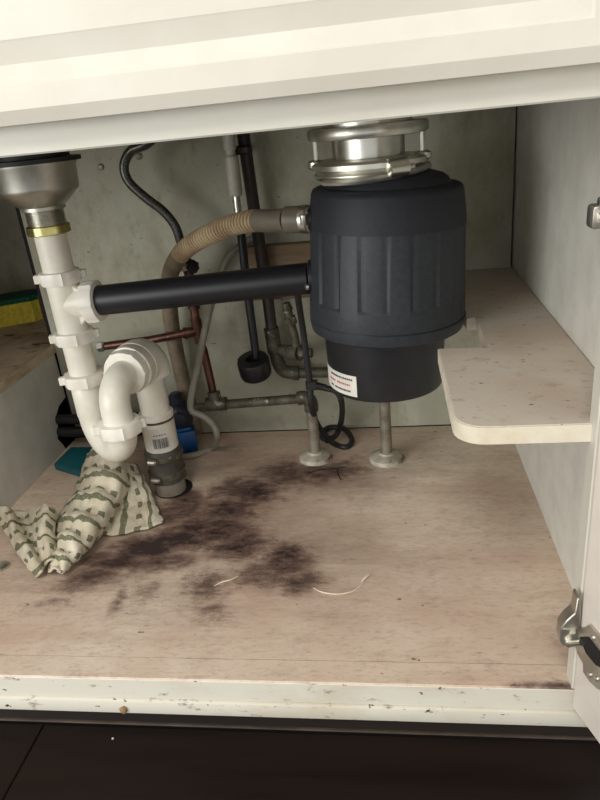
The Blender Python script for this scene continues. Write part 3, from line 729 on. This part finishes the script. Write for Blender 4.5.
# power cord
pc = thing('power_cord', tuple(at(330, 440, Z=0)), 'black power cord with an inline plug, coiled on the floor beside the disposer', 'cord')
Yc = .445
cab1 = catmull(path_y([(296,272,.42),(298,297,.43),(303,330,Yc),(307,360,Yc),(310,384,Yc),(312,408,Yc)]) + path_z([(318,425,.045),(332,442,.008),(346,447,.0045),(352,440,.0045),(344,429,.0045),(328,428,.0065),(321,436,.0045),(327,440,.006)]), 8)
cab2 = catmull(path_y([(312,386,Yc),(324,388,Yc),(337,392,Yc),(342,405,.452)]) + path_z([(341,422,.045),(336,435,.016),(326,441,.014)]), 8)
new('cord_line', tube(cab1, .0048, 10), M['rubber'], pc)
new('cord_line', tube(cab2, .0048, 10), M['rubber'], pc)
pg = at(311, 385, Y=Yc)
new('plug', join(xf(box(-.008, .010, -.006, .006, -.0075, .0075, .002, 1), Matrix.Translation(pg)), tube([pg+Vector((.008,0,-.001)), pg+Vector((.024,.0,-.005))], [.0058,.0040], 10)), M['rubber'], pc)

# ------------------------------------------------------------------ sponge on the ledge
A0, A1 = at(-30, 333, Z=.187), at(43, 320, Z=.187)
sdir = (A1-A0); Ls = sdir.length; sdir.normalize(); sang = math.atan2(sdir.y, sdir.x)
SM = Matrix.Translation(A0) @ Matrix.Rotation(sang, 4, 'Z')
sg = thing('sponge', tuple(A0.lerp(A1, .5)), 'yellow sponge with a dark green scrubbing layer on the worn ledge', 'sponge')
def soft(x0, x1, y0, y1, z0, z1, bev, amp):
    bm = bmesh.new(); bmesh.ops.create_cube(bm, size=1)
    bmesh.ops.subdivide_edges(bm, edges=bm.edges[:], cuts=9, use_grid_fill=True)
    for v_ in bm.verts:
        p = Vector(((x0+x1)/2+v_.co.x*(x1-x0), (y0+y1)/2+v_.co.y*(y1-y0), (z0+z1)/2+v_.co.z*(z1-z0)))
        ed = abs(v_.co.x) > .49 and abs(v_.co.y) > .49
        if ed: p.x -= math.copysign(bev, v_.co.x); p.y -= math.copysign(bev, v_.co.y)
        nzv = mnoise.noise_vector(p*60)*amp; nzv.z *= .35 if v_.co.z > -.49 else 0; v_.co = p+nzv
    return from_bm(bm)
new('foam', xf(soft(0, Ls, 0, .075, 0, .042, .006, .0016), SM), M['sponge_y'], sg)
new('scrub_layer', xf(soft(0, Ls, 0, .075, .042, .052, .006, .0012), SM), M['sponge_g'], sg)
new('dark_spot', xf(lathe([(.006,0),(.004,.0015)], (at(1,311,Z=.21)-A0).length and (.055, .0, .024), (0,-1,0), 12), SM), M['gap'], sg)

# ------------------------------------------------------------------ towel
def surf(rows, nu=10, nv=10):
    R_ = [[at(a, b, Z=c_) for a, b, c_ in r] for r in rows]
    fine = [catmull(r, nv) for r in R_]; cols = len(fine[0])
    cc = [catmull([fine[i][j] for i in range(len(fine))], nu) for j in range(cols)]
    n_ = len(cc[0]); V = []; F = []; S = []
    for i in range(n_):
        for j in range(cols): V.append(cc[j][i].copy())
    for i in range(n_-1):
        for j in range(cols-1): F.append((i*cols+j, i*cols+j+1, (i+1)*cols+j+1, (i+1)*cols+j))
    return V, F, n_, cols
main = [[(86,458,.050),(94,451,.072),(106,453,.078),(117,457,.072),(127,464,.045)],
        [(81,478,.032),(92,471,.062),(106,471,.070),(121,475,.064),(133,486,.028)],
        [(72,498,.018),(85,490,.048),(100,489,.058),(115,494,.052),(128,500,.014)],
        [(61,516,.010),(74,508,.042),(89,508,.050),(104,514,.042),(115,518,.007)],
        [(55,532,.010),(67,526,.036),(80,528,.042),(92,533,.032),(101,534,.005)],
        [(53,548,.008),(62,543,.028),(72,545,.034),(82,549,.024),(88,549,.004)],
        [(52,562,.006),(58,558,.020),(65,560,.024),(71,562,.016),(75,561,.004)],
        [(50,573,.003),(54,573,.010),(58,573,.012),(61,572,.008),(64,571,.003)]]
wing = [[(-12,522,.004),(-4,512,.016),(6,508,.022),(16,513,.006),(27,512,.006),(37,508,.022),(47,505,.046),(55,510,.030)],
        [(3,526,.008),(8,520,.022),(13,520,.024),(20,523,.008),(29,523,.007),(38,519,.022),(46,514,.043),(55,520,.028)],
        [(12,541,.006),(15,536,.018),(19,535,.022),(25,536,.008),(32,537,.008),(38,532,.022),(44,528,.037),(54,534,.024)],
        [(23,558,.005),(26,554,.015),(30,552,.018),(34,551,.008),(38,552,.008),(43,547,.020),(47,543,.030),(55,549,.018)],
        [(38,577,.003),(40,574,.010),(43,571,.014),(45,568,.010),(47,566,.011),(50,563,.016),(53,560,.020),(57,564,.012)]]
flap = [[(106,476,.050),(118,470,.054),(128,464,.054),(135,464,.050),(139,470,.040)],
        [(108,496,.030),(122,490,.036),(133,485,.036),(142,484,.032),(149,489,.022)],
        [(104,516,.014),(120,512,.018),(136,508,.016),(148,505,.015),(157,507,.008)],
        [(97,535,.003),(115,535,.004),(133,532,.003),(150,528,.005),(164,523,.003)]]
VV, FF, UV = [], [], []
def add_cloth(rows, kind):
    V, F, n_, cols = surf(rows); o = len(VV)
    # arc-length cloth coordinates in units of one stripe repeat
    for i in range(n_):
        for j in range(cols):
            p = V[i*cols+j]
            uu, vv = i/(n_-1), j/(cols-1)
            if kind == 'main': UV.append((uu*6.0+.1, vv*5.0))
            elif kind == 'wing': UV.append((uu*3.0+.35, vv*6.0))
            else: UV.append((1.97-vv*2.2, uu*5.5))
            q_ = mnoise.noise(p*55)*.0050+mnoise.noise(p*130+Vector((3,1,7)))*.0032
            if kind == 'main': q_ += .0050*math.sin((uu*6.0+.1)*2*PI+.8*math.sin(vv*5))*math.sin(PI*vv)
            z = max(.0018, p.z+q_*min(1, p.z/.010))
            VV.append((p.x+mnoise.noise(p*70+Vector((9,9,9)))*.003, p.y+mnoise.noise(p*70+Vector((5,2,1)))*.003, z))
    FF.extend([tuple(a+o for a in f) for f in F])
add_cloth(main, 'main'); add_cloth(wing, 'wing'); add_cloth(flap, 'flap')
tw = new('dish_towel', (VV, FF), M['towel'], uv=UV, sharp=180)
sm = tw.modifiers.new('thickness', 'SOLIDIFY'); sm.thickness = .0030; sm.offset = 0.6
tag(tw, 'crumpled cream dish towel with green stripes and dots below the trap', 'towel')

# ------------------------------------------------------------------ little things on the floor
mb = at(0, 568, Z=0)
o = new('metal_tab', xf(join(box(-.030, .004, -.010, .010, 0, .0040, .0012, 2), lathe([(.0100,0),(.0100,.0040),(.007,.0055)], (.003, 0, 0), seg=20)), Matrix.Translation(mb) @ Matrix.Rotation(.25, 4, 'Z')), M['steel'])
tag(o, 'small flat metal tab lying at the far left on the floor', 'metal tab')
def ribbon(pts, r, name, mat, lab, cat, grp=None):
    P = catmull(pts, 5); n_ = len(P)
    g = tube(P, [r*(.35+.65*math.sin(PI*(i+.5)/n_)) for i in range(n_)], 6)
    return tag(new(name, g, mat), lab, cat, grp)
ribbon(path_z([(313,588,.0012),(322,592,.001),(336,594,.0012),(350,592,.001),(360,586,.0012),(364,580,.002)]), .0010, 'paint_sliver', M['scrap'], 'thin curled pale sliver lying right of the dark stain', 'scrap')
ribbon(path_z([(361,582,.0014),(366,577,.003),(370,574,.002)]), .0017, 'paint_flake', M['scrap'], 'tiny pale flake at the tip of the curled sliver', 'scrap')
ribbon(path_z([(214,586,.0012),(222,582,.002),(230,580,.002),(238,576,.0012)]), .0010, 'paint_curl', M['scrap'], 'small pale paint curl on the middle of the stain', 'scrap')
ch = at(124, 709, Y=-.003)
o = new('tan_chip', lathe([(.0045,0),(.0050,.001),(.0040,.003),(.002,.004)], (ch.x, -.003, ch.z), (0,-1,0), 9, mod=lambda r, h, k_, i: r*(.8+.35*((k_*7) % 5)/5)), M['crumb'])
tag(o, 'brown chip stuck to the lower edge of the white front rail', 'chip')
for i, (x, y, r) in enumerate(((572,731,.0022),(562,728,.0020),(113,739,.0016))):
    p = at(x, y, Z=ZF)
    o = new('crumb', lathe([(r*.7,0),(r,.0006),(r*.8,.0016),(r*.3,.002)], (p.x, p.y, ZF), seg=7, mod=lambda rr, h, k_, j: rr*(.75+.4*((k_*3+i) % 4)/4)), M['scrap'])
    tag(o, ['pale crumb on the dark floor nearest the open door', 'pale crumb on the dark floor second from the open door', 'pale crumb on the dark floor at left below chip'][i], 'crumb', 'pale crumbs on the dark floor')
